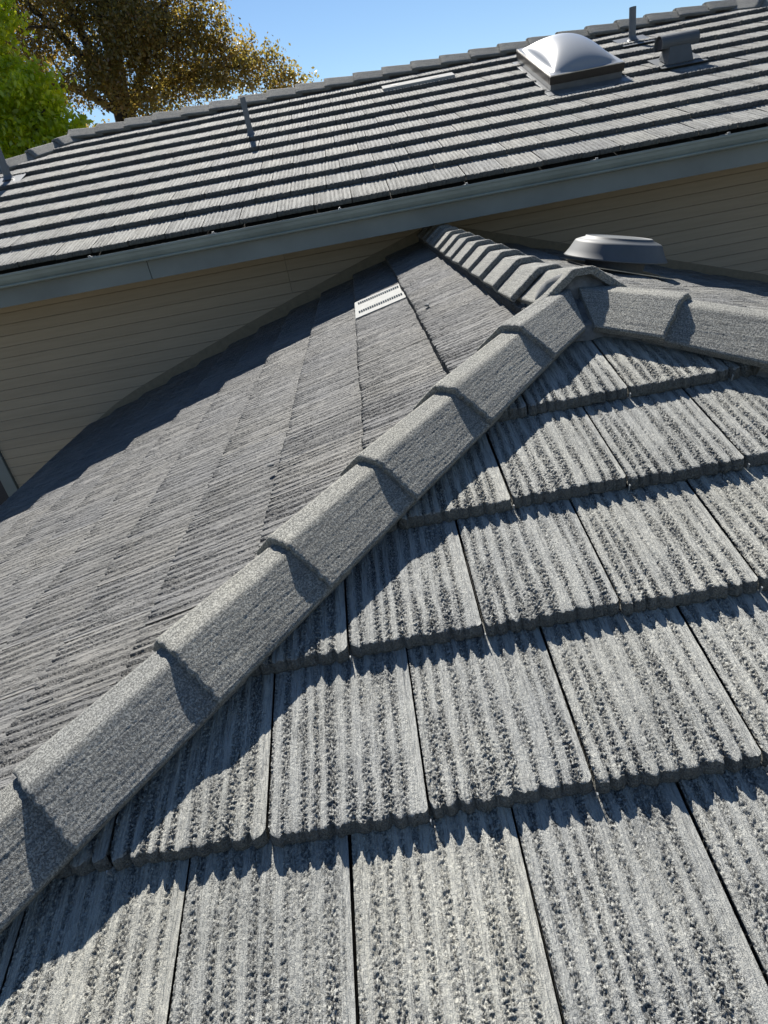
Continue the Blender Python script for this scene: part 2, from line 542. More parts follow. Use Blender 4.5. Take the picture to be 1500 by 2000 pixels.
# ---- ridge and hip cap tiles
def cap_mesh(name, seed, length=.42, nl=190, crown=.074, wing=.150, ang=38, th=.026, mat=None):
    """local x = along the tile, lower (visible) end at x=0, running back to x=+length; y across; z up"""
    a = math.radians(ang)
    w0 = np.linspace(-(crown / 2 + wing), crown / 2 + wing, 150 if nl > 20 else 40)
    def prof(w):
        aw = np.abs(w)
        soft = .010
        k = np.maximum(aw - crown / 2, 0)
        k = np.where(aw < crown / 2 - soft, 0, np.where(aw > crown / 2 + soft, aw - crown / 2, (aw - crown / 2 + soft) ** 2 / (4 * soft)))
        y = np.sign(w) * (aw - k + k * math.cos(a))
        z = -k * math.sin(a)
        return y, z
    xs = np.linspace(0, length, nl)
    Wg, X = np.meshgrid(w0, xs)
    Y, Z = prof(Wg)
    tap = 1 - .10 * X / length                        # narrower at the head so each end laps over the next
    Y = Y * tap; Z = Z * tap - .0
    h = (vnoise(Wg / .004, X / .05, seed) - .5) * .0007 + (vnoise(Wg / .010, X / .25, seed + 1) - .5) * .0006
    nn = vnoise(Wg / .0036, X / .0045, seed + 2) * .5 + vnoise(Wg / .0026, X / .0030, seed + 3) * .5
    h -= np.clip((nn - .5) / .3, 0, 1) * .0006
    h -= .004 * np.clip(1 - X / .008, 0, 1) ** 2
    edge = np.clip(1 - (crown / 2 + wing - np.abs(Wg)) / .008, 0, 1) ** 2 * .004
    sgn = np.where(np.abs(Wg) > crown / 2, np.sign(Wg), 0)
    ny = sgn * math.sin(a); nz = np.where(sgn == 0, 1, math.cos(a))
    jag = (vnoise(w0 / .01, w0 * 0, seed + 7) - .5) * .006
    T = np.stack([X + jag[None] * np.exp(-X / .02), Y + ny * (h - edge), Z + nz * (h - edge)], -1)
    B = np.stack([X + jag[None] * np.exp(-X / .02) + .002, Y - ny * th, Z - nz * th], -1)
    n0, n1 = X.shape
    V = np.concatenate([T.reshape(-1, 3), B.reshape(-1, 3)])
    i = np.arange(n0 - 1)[:, None] * n1 + np.arange(n1 - 1)[None, :]
    f = np.stack([i, i + n1, i + 1 + n1, i + 1], -1).reshape(-1, 4)
    off = n0 * n1
    F = [f, f[:, ::-1] + off]
    j = np.arange(n1 - 1)
    F.append(np.stack([j, j + 1, j + 1 + off, j + off], -1))
    j2 = j + (n0 - 1) * n1
    F.append(np.stack([j2 + 1, j2, j2 + off, j2 + 1 + off], -1))
    k = np.arange(n0 - 1) * n1
    F.append(np.stack([k + n1, k, k + off, k + n1 + off], -1))
    k2 = k + n1 - 1
    F.append(np.stack([k2, k2 + n1, k2 + n1 + off, k2 + off], -1))
    F = np.ascontiguousarray(np.concatenate(F))
    me = mesh_pd(name, V, F, MAT_CAP, smooth=False)
    at = me.attributes.new('pit', 'FLOAT', 'POINT')
    at.data.foreach_set('value', np.full(len(V), .55, dtype=np.float32))
    sm = np.zeros(len(me.polygons), dtype=bool); sm[:len(f)] = True
    me.polygons.foreach_set('use_smooth', sm)
    return me

CAPS = [cap_mesh('ridge_tile', 900 + 17 * i) for i in range(3)]
CAPL = [cap_mesh('ridge_tile', 960 + 17 * i, nl=8) for i in range(2)]
def cap_frame(end, back):
    """lower visible end at `end` (crown top), running towards unit vector back"""
    x = back.normalized()
    y = Vector((0, 0, 1)).cross(x).normalized()
    z = x.cross(y)
    return frame(end, x, y, z)

def place_cap(mesh, end, back, parent, name, cuts=(), tilt=.088, roll=0.0):
    mt = cap_frame(end, back) @ Matrix.Rotation(roll + random.uniform(-.015, .015), 4, 'X') @ Matrix.Rotation(tilt, 4, 'Y') @ Matrix.Rotation(random.uniform(-.012, .012), 4, 'Z')
    if cuts:
        bm = bmesh.new(); bm.from_mesh(mesh); inv = mt.inverted()
        for p, n in cuts:
            r = bmesh.ops.bisect_plane(bm, geom=bm.verts[:] + bm.edges[:] + bm.faces[:], plane_co=inv @ p, plane_no=inv.to_3x3() @ n, clear_outer=True)
            ed = [e for e in r['geom_cut'] if isinstance(e, bmesh.types.BMEdge)]
            bmesh.ops.holes_fill(bm, edges=ed)
        mesh = bpy.data.meshes.new(name); bm.to_mesh(mesh); bm.free()
        mesh.materials.clear(); mesh.materials.append(MAT_CAP)
    o = bpy.data.objects.new(name, mesh); COL.objects.link(o); o.parent = parent; o.matrix_local = mt
    return o

hl_dir = Vector((-G, -1, -M)).normalized()             # down the left hip
hr_dir = Vector((G, -1, -M)).normalized()
HIPL_T = [0.381, 0.745, 1.095, 1.43, 1.775, 2.122, 2.46, 2.80]
UP = Vector((0, 0, 1))
for k, t in enumerate(HIPL_T):
    end = hl_dir * t + UP * HH
    cuts = [(Vector((-.016, 0, 0)), VX)] if k == 0 else ()
    place_cap(CAPS[k % 3], end, -hl_dir, HIP, 'hip_tile', cuts, tilt=.115 if k == 0 else .062)
for k, t in enumerate([0.40, 0.755, 1.10, 1.45, 1.80, 2.14, 2.48, 2.82]):
    end = hr_dir * t + UP * HH
    cuts = [(Vector((.016, 0, 0)), -VX)] if k == 0 else ()
    place_cap(CAPS[(k + 1) % 3], end, -hr_dir, HIP, 'hip_tile', cuts, tilt=.115 if k == 0 else .062)
for k in range(14):
    y = -0.065 + .317 * k
    L = None
    end = Vector((0.03 if k == 0 else 0, y, HR + (.022 if k == 0 else 0)))
    cuts = [(Vector((0, YW - .03, 0)), VY)] if y + .43 > YW else ()
    if y > YW - .1: break
    place_cap(CAPS[(k + 2) % 3], end, VY, HIP, 'ridge_tile', cuts, tilt=.088 if k else .13)

# ---- mortar bedding under the caps
def mortar_run(name, a, b, half, hgt, seed, parent):
    d = (b - a); L = d.length; x = d.normalized(); y = UP.cross(x).normalized(); z = x.cross(y)
    n = max(6, int(L / .035)); R = np.random.default_rng(seed)
    bm = bmesh.new(); rings = []
    for i in range(n + 1):
        p = a + x * (L * i / n)
        w = half + R.uniform(-.008, .008); h = hgt + R.uniform(-.006, .006)
        pr = [(-w, -.075), (-w * .97, -.012 + R.uniform(-.006, .006)), (-w * .6, h * .55), (-w * .25, h), (w * .25, h), (w * .6, h * .55), (w * .97, -.012 + R.uniform(-.006, .006)), (w, -.075)]
        rings.append([bm.verts.new(p + y * q[0] + z * q[1]) for q in pr])
    for A, B in zip(rings, rings[1:]):
        for k in range(7): bm.faces.new((A[k], A[k + 1], B[k + 1], B[k]))
    bm.faces.new(rings[0]); bm.faces.new(rings[-1][::-1])
    o = obj(name, bm_mesh(name, bm, MAT_MORTAR, smooth=True), parent)
    return o
mortar_run('mortar_bed', P0 + hl_dir * .05, hl_dir * 3.2, .098, .03, 1, HIP)
mortar_run('mortar_bed', P0 + hr_dir * .05, hr_dir * 3.2, .098, .03, 2, HIP)
mortar_run('mortar_bed', Vector((0, .05, 0)), Vector((0, YW - .05, 0)), .105, .03, 3, HIP)
# mortar pad pointing the apex, below the first ridge tile
bm = bmesh.new()
bmesh.ops.create_icosphere(bm, subdivisions=4, radius=1)
for v in bm.verts:
    q = v.co.copy()
    f = 1 + (vnoise(np.array(q.x * 3 + 7), np.array(q.y * 3 + q.z * 2), 77) - .5) * .25
    v.co = Vector((q.x * .125 * f, q.y * .085 * f, q.z * .09 * f))
ap = obj('apex_mortar', bm_mesh('apex_mortar', bm, MAT_MORTAR, smooth=True), HIP, 'smooth dark mortar plugging the open end of the ridge')
ap.location = (0.02, 0.02, 0.005)
bm = bmesh.new()
sm = .20
yb = -sm * C1
pts = [(0, .03, .012), (G * yb * 1.0, yb, M * yb + .012), (-G * yb * 1.0, yb, M * yb + .012)]
NS = 10
grid = []
for i in range(NS + 1):
    row = []
    for j in range(NS + 1):
        t = i / NS; q = j / NS
        y = .02 + (yb - .02) * t; hw = -G * y + .02
        x = (q * 2 - 1) * max(hw, .02)
        z = M * y + .014 + random.uniform(-.006, .006)
        row.append(bm.verts.new((x, y + random.uniform(-.004, .004), z)))
    grid.append(row)
low = [bm.verts.new((v.co.x * 1.02, v.co.y - .012 + random.uniform(-.004, .004), v.co.z - .05)) for v in grid[-1]]
grid.append(low)
for A, B in zip(grid, grid[1:]):
    for k in range(NS): bm.faces.new((A[k], A[k + 1], B[k + 1], B[k]))
obj('mortar_bed', bm_mesh('mortar_bed', bm, MAT_MORTAR, smooth=True), HIP)

# ------------------------------------------------------------------ main house
HOUSE = empty('house', (0, 5, -3.4), 'taller house behind, tan lap siding under a long grey tiled roof with green-grey gutter', 'house')
def hpart(name, me, parent=None, label=None, kind=None):
    o = obj(name, me, None, label, kind=kind)
    if parent is None: child_keep(o, HOUSE)
    else: o.parent = parent
    return o
XL, XR = -9.0, 9.0
RX0, RX1 = -3.78, 4.05                   # ridge ends
SR = 3.66                                # slope length eave to ridge
yR, zR = YE + SR * C2, ZE + SR * C2 * M2
def farpt(x, s, n=0.0):
    return Vector((x, YE + s * C2 - n * C2 * M2, ZE + s * C2 * M2 + n * C2))
run = SR * C2
# wall backing
bm = bmesh.new(); add_box(bm, (-5.3, YW + .02, -3.4), (RX1 + run - .6, YW + .16, .30))
wall = hpart('siding_wall', bm_mesh('siding_wall', bm, MAT_STUCCO))
child_keep(wall, HOUSE)
# siding boards, lapped, with butt seams
NB = 24
def board(x0, x1, ztop, zbot):
    bm = bmesh.new()
    pr = [(YW + .018, ztop - .0015), (YW + .003, ztop - .0015), (YW, ztop - .005), (YW - .001, zbot + .003), (YW + .001, zbot + .001), (YW + .018, zbot + .001)]
    add_prism_x(bm, pr, x0, x1)
    return bm_mesh('siding_board', bm, MAT_SIDING)
EXPO = .1015
board_meshes = {}
SEAMS = {0: [-1.40, 2.27]}
for i in range(NB):
    zt = .085 - EXPO * i
    blk = i // 4
    seams = [4.6]
    if blk == 0: seams = [-1.405, 4.6]
    if blk == 2: seams = [2.295]
    xs = [-4.83] + [q for q in seams if q > -4.8] + [7.3]
    for a, c in zip(xs, xs[1:]):
        me = board(a + .0015, c - .0015, zt, zt - EXPO)
        o = bpy.data.objects.new('siding_board', me); COL.objects.link(o)
        o.parent = wall; o.matrix_parent_inverse = Matrix.Identity(4)
# corner trim and dark window beyond it
bm = bmesh.new(); add_box(bm, (-4.965, YW - .03, -3.0), (-4.835, YW + .019, .09), .004)
hpart('corner_trim', bm_mesh('corner_trim', bm, MAT_FASCIA))
bm = bmesh.new(); add_box(bm, (-5.295, YW - .012, -3.0), (-4.968, YW + .019, .09), .003)
hpart('window_pane', bm_mesh('window_pane', bm, MAT_SCREEN))
# wall flashing along both lower slopes
def flash(side):
    bm = bmesh.new()
    n = 14
    A = []; B = []; Cc = []
    for i in range(n + 1):
        x = side * (.10 + (3.74 - .10) * i / n)
        sag = .032 * math.sin(math.pi * min(1, i / n)) if side < 0 else .01
        zt = -ML * abs(x) + (.05 if i < n - 1 else (.03 if i == n - 1 else -.02)) + sag
        A.append(bm.verts.new((x, YW - .0075, zt))); B.append(bm.verts.new((x, YW - .012, -ML * abs(x) - .06)))
        Cc.append(bm.verts.new((x, YW - .0045, zt + .004)))
    for i in range(n):
        bm.faces.new((A[i], A[i + 1], B[i + 1], B[i])); bm.faces.new((Cc[i], Cc[i + 1], A[i + 1], A[i]))
    return bm_mesh('wall_flashing', bm, MAT_STUCCO)
obj('wall_flashing', flash(-1), HIP); obj('wall_flashing', flash(1), HIP)

# fascia, gutter, soffit
zF0, zF1 = .095, .30
bm = bmesh.new(); yf = YE + .045
XG0, XG1 = -7.4, 7.6
add_box(bm, (XG0, yf, zF0), (-2.398, yf + .035, zF1), .002)
hpart('fascia_board', bm_mesh('fascia_board', bm, MAT_FASCIA))
bm = bmesh.new(); add_box(bm, (-2.393, yf, zF0), (3.1, yf + .035, zF1), .002)
hpart('fascia_board', bm_mesh('fascia_board', bm, MAT_FASCIA))
bm = bmesh.new(); add_box(bm, (3.105, yf, zF0), (XG1, yf + .035, zF1), .002)
hpart('fascia_board', bm_mesh('fascia_board', bm, MAT_FASCIA))
bm = bmesh.new(); add_box(bm, (XG0, yf + .037, zF0 + .012), (XG1, YW + .018, zF0 + .03))
hpart('soffit', bm_mesh('soffit', bm, MAT_STUCCO))
# K-style gutter: outer skin then inner skin
zl = .340
yo = YE - .075
outer = [(yo, zl), (yo - .004, zl - .006), (yo - .002, zl - .016), (yo + .004, zl - .024), (yo + .010, zl - .046), (yo + .022, zl - .066),
         (yo + .034, zl - .078), (yo + .020, zl - .082), (yo + .017, zl - .088), (yo + .021, zl - .096), (yo + .046, zl - .102), (yf - .003, zl - .102), (yf - .003, zl - .01)]
inner = [(yf - .006, zl - .012), (yf - .006, zl - .098), (yo + .048, zl - .098), (yo + .043, zl - .082), (yo + .026, zl - .064), (yo + .014, zl - .045), (yo + .012, zl - .004), (yo + .008, zl)]
bm = bmesh.new()
prof = outer + inner
va = [bm.verts.new((XG0, y, z)) for y, z in prof]; vb = [bm.verts.new((XG1, y, z)) for y, z in prof]
for i in range(len(prof)):
    k = (i + 1) % len(prof); bm.faces.new((va[i], va[k], vb[k], vb[i]))
gut = hpart('gutter', bm_mesh('gutter', bm, MAT_GUTTER))
for x in (-2.78, -1.79, -.79, .20, 1.2, 2.2):
    bm = bmesh.new()
    add_box(bm, (x - .012, yo + .004, zl - .004), (x + .012, yf - .004, zl + .004), .001)
    add_box(bm, (x - .008, yo - .003, zl + .0042), (x + .008, yo + .02, zl + .014), .002)
    me = bm_mesh('gutter_hanger', bm, MAT_STEEL)
    o = bpy.data.objects.new('gutter_hanger', me); COL.objects.link(o); o.parent = gut; o.matrix_parent_inverse = Matrix.Identity(4)

# far roof deck (all four slopes, closed) and its tiles
bm = bmesh.new()
dz = .075
xl, xr = RX0 - run, RX1 + run
pts = dict(a=(xl, YE + .03, ZE), b=(xr, YE + .03, ZE), c=(xr, yR + run, ZE), d=(xl, yR + run, ZE), r0=(RX0, yR, zR), r1=(RX1, yR, zR))
vv = {k: bm.verts.new((p[0], p[1], p[2] - dz)) for k, p in pts.items()}
for f in (('a', 'b', 'r1', 'r0'), ('b', 'c', 'r1'), ('c', 'd', 'r0', 'r1'), ('d', 'a', 'r0')):
    bm.faces.new([vv[k] for k in f])
fdeck = hpart('main_roof_slope', bm_mesh('main_roof_slope', bm, MAT_DECK), None, 'long tiled slope above the gutter')
f_s, f_n = Vector((0, C2, C2 * M2)), Vector((0, -C2 * M2, C2))
hipf_l = Vector((-1, 1, 0)).normalized(); hipf_r = Vector((1, 1, 0)).normalized()
pl_l = Vector((RX0, yR, 0)); pl_r = Vector((RX1, yR, 0))
row_s = [0.0] + [D1 + E * k for k in range(9)]
SKY = (1.39, 2.08, 1.79, 3.05)            # skylight opening on the slope x0,x1,s0,s1
VENT_STRIP = (-.12, .65, D1 + E * 7)
ntile = 0
for i, s in enumerate(row_s):
    x0 = (-3.38376 if i == 0 else -3.57184 + (.15 if i % 2 == 0 else 0) + (.0 if i == 1 else random.uniform(-.03, .03))) - W * 8
    for j in range(46):
        x = x0 + W * j
        if x < -5.6 or x > 5.2: continue
        cx_, cs_ = x + W / 2, s + E / 2
        o = farpt(x, s + .008, .014)
        # the skylight takes the place of the tiles under it: sawn along its sides
        sky_cut = []
        if SKY[2] + .02 < cs_ < SKY[3] and x + W > SKY[0] - .03 and x < SKY[1] + .03:
            if x < SKY[0] - .04: sky_cut = [(Vector((SKY[0] - .03, 0, 0)), VX)]
            elif x + W > SKY[1] + .04: sky_cut = [(Vector((SKY[1] + .03, 0, 0)), -VX)]
            else: continue
        mt = jitter(frame(o, VX, f_s, f_n))
        if i == 0:   # the eave course hangs a little lower and is longer
            mt = mt @ Matrix.Translation((0, .012, 0)) @ Matrix.Scale(1.10, 4, Vector((0, 1, 0)))
        cuts = [(pl_l, hipf_l * 1), (pl_r, hipf_r), (Vector((0, yR - .02, 0)), VY)] + sky_cut
        t = place(LOW[(j * 2 + i * 3) % 5], mt, fdeck, cuts)
        if t: ntile += 1
# ridge caps on the main roof: they lap towards the left end, plus the two hips
k = 0
x = RX0 - .08
while x < RX1 - .1:
    o = place_cap(CAPL[k % 2], Vector((x, yR, zR + .085)), VX, None, 'ridge_tile'); child_keep(o, HOUSE); k += 1
    x += .345
hd = Vector((-1, -1, -M2)).normalized()
for k in range(7):
    o = place_cap(CAPL[k % 2], Vector((RX0, yR, zR + .075)) + hd * (.33 + .36 * k), -hd, None, 'hip_tile'); child_keep(o, HOUSE)
hd = Vector((1, -1, -M2)).normalized()
for k in range(5):
    o = place_cap(CAPL[k % 2], Vector((RX1, yR, zR + .075)) + hd * (.36 + .36 * k), -hd, None, 'hip_tile'); child_keep(o, HOUSE)

# ------------------------------------------------------------------ things on the main roof
# domed skylight
def slope_mtx(o): return frame(o, VX, f_s, f_n)
sk = empty('skylight', farpt((SKY[0] + SKY[1]) / 2, (SKY[2] + SKY[3]) / 2), 'domed white acrylic skylight in a dark bronze frame high on the far roof', 'skylight')
sk.matrix_world = slope_mtx(farpt((SKY[0] + SKY[1]) / 2, (SKY[2] + SKY[3]) / 2))
hw, hs = (SKY[1] - SKY[0]) / 2, (SKY[3] - SKY[2]) / 2
def ring_frame(bm, ox, oy, t, z0, z1, bev=0.0):
    add_box(bm, (-ox, -oy, z0), (ox, -oy + t, z1), bev); add_box(bm, (-ox, oy - t, z0), (ox, oy, z1), bev)
    add_box(bm, (-ox, -oy + t + .0005, z0), (-ox + t, oy - t - .0005, z1), bev); add_box(bm, (ox - t, -oy + t + .0005, z0), (ox, oy - t - .0005, z1), bev)
bm = bmesh.new(); ring_frame(bm, hw, hs, .05, -.06, .046)
obj('curb', bm_mesh('curb', bm, MAT_FLASH), sk)
bm = bmesh.new()
add_box(bm, (-hw - .06, -hs - .14, -.012), (hw + .06, -hs - .002, -.004))
add_box(bm, (-hw - .05, -hs - .0015, -.02), (-hw - .002, hs + .05, .0)); add_box(bm, (hw + .002, -hs - .0015, -.02), (hw + .05, hs + .05, .0))
obj('flashing_apron', bm_mesh('flashing_apron', bm, MAT_FLASH), sk)
bm = bmesh.new(); ring_frame(bm, hw + .012, hs + .012, .05, .048, .112, .004)
obj('frame', bm_mesh('frame', bm, MAT_BRONZE), sk)
bm = bmesh.new(); ring_frame(bm, hw + .010, hs + .010, .02, .114, .121, .001)
obj('frame_trim', bm_mesh('frame_trim', bm, MAT_EDGE), sk)
bm = bmesh.new()
nd = 40; Vg = []
for i in range(nd + 1):
    row = []
    for j in range(nd + 1):
        a, c = -1 + 2 * i / nd, -1 + 2 * j / nd
        rr = max(abs(a), abs(c))
        a2, c2_ = min(1, abs(a) / .90), min(1, abs(c) / .94)
        e2 = max(0, (1 - a2 ** 2.0) * (1 - c2_ ** 2.2))
        z = .1225 + .150 * e2 ** .62
        row.append(bm.verts.new((a * (hw - .002), c * (hs - .002), z)))
    Vg.append(row)
for i in range(nd):
    for j in range(nd): bm.faces.new((Vg[i][j], Vg[i + 1][j], Vg[i + 1][j + 1], Vg[i][j + 1]))
obj('dome', bm_mesh('dome', bm, MAT_DOME, smooth=True), sk)
bm = bmesh.new(); add_box(bm, (-hw + .05, -hs + .05, -.055), (hw - .05, hs - .05, -.045))
obj('light_shaft', bm_mesh('light_shaft', bm, MAT_WHITE), sk)

# plumbing vent pipes
def vent_pipe(x, s, h, rad, label, plate=True):
    base = farpt(x, s, -.01)
    root = empty('vent_pipe', base, label, 'vent pipe', 'plumbing vent pipes on the far roof')
    bm = bmesh.new()
    add_lathe(bm, [(rad, -.05), (rad, h - .002), (rad * .99, h), (rad * .84, h), (rad * .84, h - .06)], 20)
    obj('pipe', bm_mesh('pipe', bm, MAT_PIPE, smooth=False), root)
    bm = bmesh.new()
    add_lathe(bm, [(rad * 1.9, .0), (rad * 1.35, .02), (rad * 1.10, .045), (rad * 1.10, .05)], 20, cap=False)
    obj('boot', bm_mesh('boot', bm, MAT_FLASH, smooth=True), root)
    if plate:
        bm = bmesh.new(); add_box(bm, (-.17, -.20, .006), (.17, .14, .011))
        o = obj('flashing_plate', bm_mesh('flashing_plate', bm, MAT_FLASH), root)
        o.matrix_local = frame(Vector((0, 0, 0)), VX, f_s, f_n)
    return root
vent_pipe(-1.595, 2.31, .335, .028, 'thin grey vent pipe standing alone in the middle of the far roof', plate=False)
vent_pipe(2.66, 3.04, .30, .036, 'grey vent pipe near the far ridge between the skylight and the hooded vent')
vent_pipe(-4.25, 2.44, .40, .038, 'grey vent pipe with base plate by the left hip of the far roof')

# hooded exhaust vent
hv = empty('hooded_vent', farpt(2.66, 1.93), 'grey sheet metal exhaust vent with barrel hood right of the skylight', 'roof vent')
bm = bmesh.new()
add_box(bm, (-.20, -.16, .000), (.24, .20, .006))
o = obj('flashing_plate', bm_mesh('flashing_plate', bm, MAT_VENT), hv); o.matrix_local = frame(Vector((0, 0, 0)), VX, f_s, f_n)
bm = bmesh.new()
lo = [(-.125, -.10, -.02), (.125, -.10, -.02), (.125, .10, .05), (-.125, .10, .05)]
hi_ = [(-.095, -.08, .14), (.095, -.08, .14), (.095, .08, .14), (-.095, .08, .14)]
a = [bm.verts.new(p) for p in lo]; c = [bm.verts.new(p) for p in hi_]
for i in range(4): bm.faces.new((a[i], a[(i + 1) % 4], c[(i + 1) % 4], c[i]))
bm.faces.new(c); bm.faces.new(a[::-1])
obj('neck', bm_mesh('neck', bm, MAT_VENT), hv)
bm = bmesh.new()
n = 18; Ln = .178
prof = []
for i in range(n + 1):
    t = math.radians(-35 + 250 * i / n)
    prof.append((.095 * math.cos(t), .155 + .075 * math.sin(t)))
inn = [(y * .95, .155 + (z - .155) * .95) for y, z in prof][::-1]
add_prism_x(bm, prof + inn, -Ln, Ln)
obj('hood', bm_mesh('hood', bm, MAT_VENT), hv)
bm = bmesh.new()
add_box(bm, (-Ln + .02, -.065, .12), (-Ln + .024, .065, .21))
obj('end_screen', bm_mesh('end_screen', bm, MAT_SCREEN), hv)
bm = bmesh.new(); add_box(bm, (Ln - .024, -.065, .12), (Ln - .02, .065, .21))
obj('end_screen', bm_mesh('end_screen', bm, MAT_SCREEN), hv)

# low white tile vents (replace one tile course)
def tile_vent(mtx, wid, dep, label, slots, screens):
    root = empty('tile_vent', (0, 0, 0), label, 'attic vent', 'white metal tile vents set flush in the courses')
    root.matrix_world = mtx
    bm = bmesh.new()
    pr = [(-.004, -.03), (-.004, .007), (.0, .010), (dep, .010), (dep, .004), (.002, .004), (.002, -.03)]
    add_prism_x(bm, [(y, z) for y, z in pr], 0, wid)
    obj('panel', bm_mesh('panel', bm, MAT_WHITE), root)
    for (s_, n_, x0, x1) in slots:
        bm = bmesh.new()
        bm2 = bmesh.new()
        for k in range(n_):
            x = x0 + (x1 - x0) * k / max(1, n_ - 1)
            a = [bm.verts.new((x - .0085, s_ - .012, .0104)), bm.verts.new((x + .0085, s_ - .012, .0104)), bm.verts.new((x + .007, s_ + .010, .0175)), bm.verts.new((x - .007, s_ + .010, .0175)), bm.verts.new((x - .0085, s_ + .014, .0104)), bm.verts.new((x + .0085, s_ + .014, .0104))]
            bm.faces.new(a[:4]); bm.faces.new((a[3], a[2], a[5], a[4])); bm.faces.new((a[0], a[3], a[4])); bm.faces.new((a[1], a[5], a[2]))
            add_box(bm2, (x - .006, s_ - .022, .0102), (x + .006, s_ - .0125, .0112))
        obj('louvre_row', bm_mesh('louvre_row', bm, MAT_WHITE), root, kind='stuff')
        obj('louvre_opening', bm_mesh('louvre_opening', bm2, MAT_SCREEN), root, kind='stuff')
    for (x0, x1, s0_, s1_) in screens:
        bm = bmesh.new(); add_box(bm, (x0, s0_, .0102), (x1, s1_, .0125))
        obj('screen', bm_mesh('screen', bm, MAT_SCREEN), root)
    return root
mt = frame(farpt(-.13, D1 + E * 7 + .06, .020), VX, f_s, f_n) @ Matrix.Rotation(-math.atan(TH / E) * .8, 4, 'X')
tile_vent(mt, .80, .19, 'flat white vent panel with two dark openings just below the far ridge', [], [(.10, .18, .05, .15), (.54, .63, .05, .15)])
xb = -(U0 + EL * 1) * CL
mt = frame(Vector((xb + .004, 2.36, ML * (xb + .004))) - ln * .004, -VY, ls, ln) @ Matrix.Rotation(-math.atan(TH / EL), 4, 'X')
def _lv(): pass
tv = tile_vent(mt, .60, .352, 'flat white vent panel with two rows of louvres on the lower left slope', [], [])
# louvre rows run up the slope here
for x_ in (.13, .46):
    bm = bmesh.new(); bm2 = bmesh.new()
    for k in range(20):
        s_ = .03 + .29 * k / 19
        V8 = [(x_ - .024, s_ - .0058, .0104), (x_ - .024, s_ + .0058, .0104), (x_ + .016, s_ + .005, .0240), (x_ + .016, s_ - .005, .0240), (x_ + .020, s_ - .0058, .0104), (x_ + .020, s_ + .0058, .0104)]
        a = [bm.verts.new(q) for q in V8]
        bm.faces.new((a[0], a[3], a[2], a[1])); bm.faces.new((a[3], a[4], a[5], a[2])); bm.faces.new((a[0], a[4], a[3])); bm.faces.new((a[1], a[2], a[5]))
        add_box(bm2, (x_ + .0205, s_ - .0040, .0102), (x_ + .034, s_ + .0040, .0110))
    obj('louvre_row', bm_mesh('louvre_row', bm, MAT_WHITE), tv, kind='stuff')
    obj('louvre_opening', bm_mesh('louvre_opening', bm2, MAT_FLASH), tv, kind='stuff')

# round attic vent on the right slope
rvx, rvy = 1.04, 2.30
rv = empty('round_vent', (rvx, rvy, -ML * rvx), 'round grey metal roof vent with flat domed cap behind the ridge', 'roof vent')
rv.matrix_world = frame(Vector((rvx, rvy, -ML * rvx)), VY, rs, rn)
bm = bmesh.new(); add_box(bm, (-.27, -.30, .001), (.29, .30, .006))
obj('base_plate', bm_mesh('base_plate', bm, MAT_EDGE), rv)
bm = bmesh.new(); add_lathe(bm, [(.20, -.02), (.20, .085)], 48)
obj('neck', bm_mesh('neck', bm, MAT_VENT, smooth=False), rv)
bm = bmesh.new()
add_lathe(bm, [(.335, .125), (.345, .120), (.348, .124), (.342, .130), (.318, .165), (.292, .215), (.284, .226), (.268, .233), (.225, .248), (.222, .256), (.216, .258), (.212, .254), (.15, .256), (.001, .260)], 64, cap=False)
o = obj('cap', bm_mesh('cap', bm, MAT_VENT, smooth=True), rv); o.location = (0, 0, -.055); o.rotation_euler = (-.085, 0, 0)
bm = bmesh.new(); add_lathe(bm, [(.334, .1245), (.21, .135), (.001, .135)], 48, cap=False)
o = obj('cap_underside', bm_mesh('cap_underside', bm, MAT_SCREEN), rv); o.location = (0, 0, -.055); o.rotation_euler = (-.085, 0, 0)

# ------------------------------------------------------------------ trees behind
def leaf_mat(name, cols, trans):
    m, nt, b = new_mat(name)
    nt.nodes.remove(b)
    at = nt.nodes.new('ShaderNodeAttribute'); at.attribute_name = 'tone'
    c = ramp(nt, at.outputs['Fac'], cols)
    d = nt.nodes.new('ShaderNodeBsdfDiffuse'); t = nt.nodes.new('ShaderNodeBsdfTranslucent'); mx = nt.nodes.new('ShaderNodeMixShader')
    gl = nt.nodes.new('ShaderNodeBsdfGlossy'); gl.inputs['Roughness'].default_value = .35
    mx2 = nt.nodes.new('ShaderNodeMixShader'); mx2.inputs[0].default_value = .05
    nt.links.new(c, d.inputs[0])
    tcol = mixc(nt, 1.0, c, trans, 'MULTIPLY'); nt.links.new(tcol, t.inputs[0])
    mx.inputs[0].default_value = .58
    nt.links.new(d.outputs[0], mx.inputs[1]); nt.links.new(t.outputs[0], mx.inputs[2])
    nt.links.new(mx.outputs[0], mx2.inputs[1]); nt.links.new(gl.outputs[0], mx2.inputs[2])
    nt.links.new(mx2.outputs[0], nt.nodes['Material Output'].inputs[0])
    return m
MAT_LEAF_B = leaf_mat('leaf_bronze', [(0, (.13, .13, .042)), (.45, (.20, .175, .055)), (.8, (.24, .18, .06)), (1, (.25, .15, .062))], (1.5, 1.35, .8))
MAT_LEAF_G = leaf_mat('leaf_green', [(0, (.16, .25, .018)), (.5, (.27, .38, .027)), (1, (.38, .47, .036))], (2.7, 2.2, .7))
MAT_BARK = simple('bark', (.06, .05, .042), .95, var=.35, nscale=12, bmp=.02)

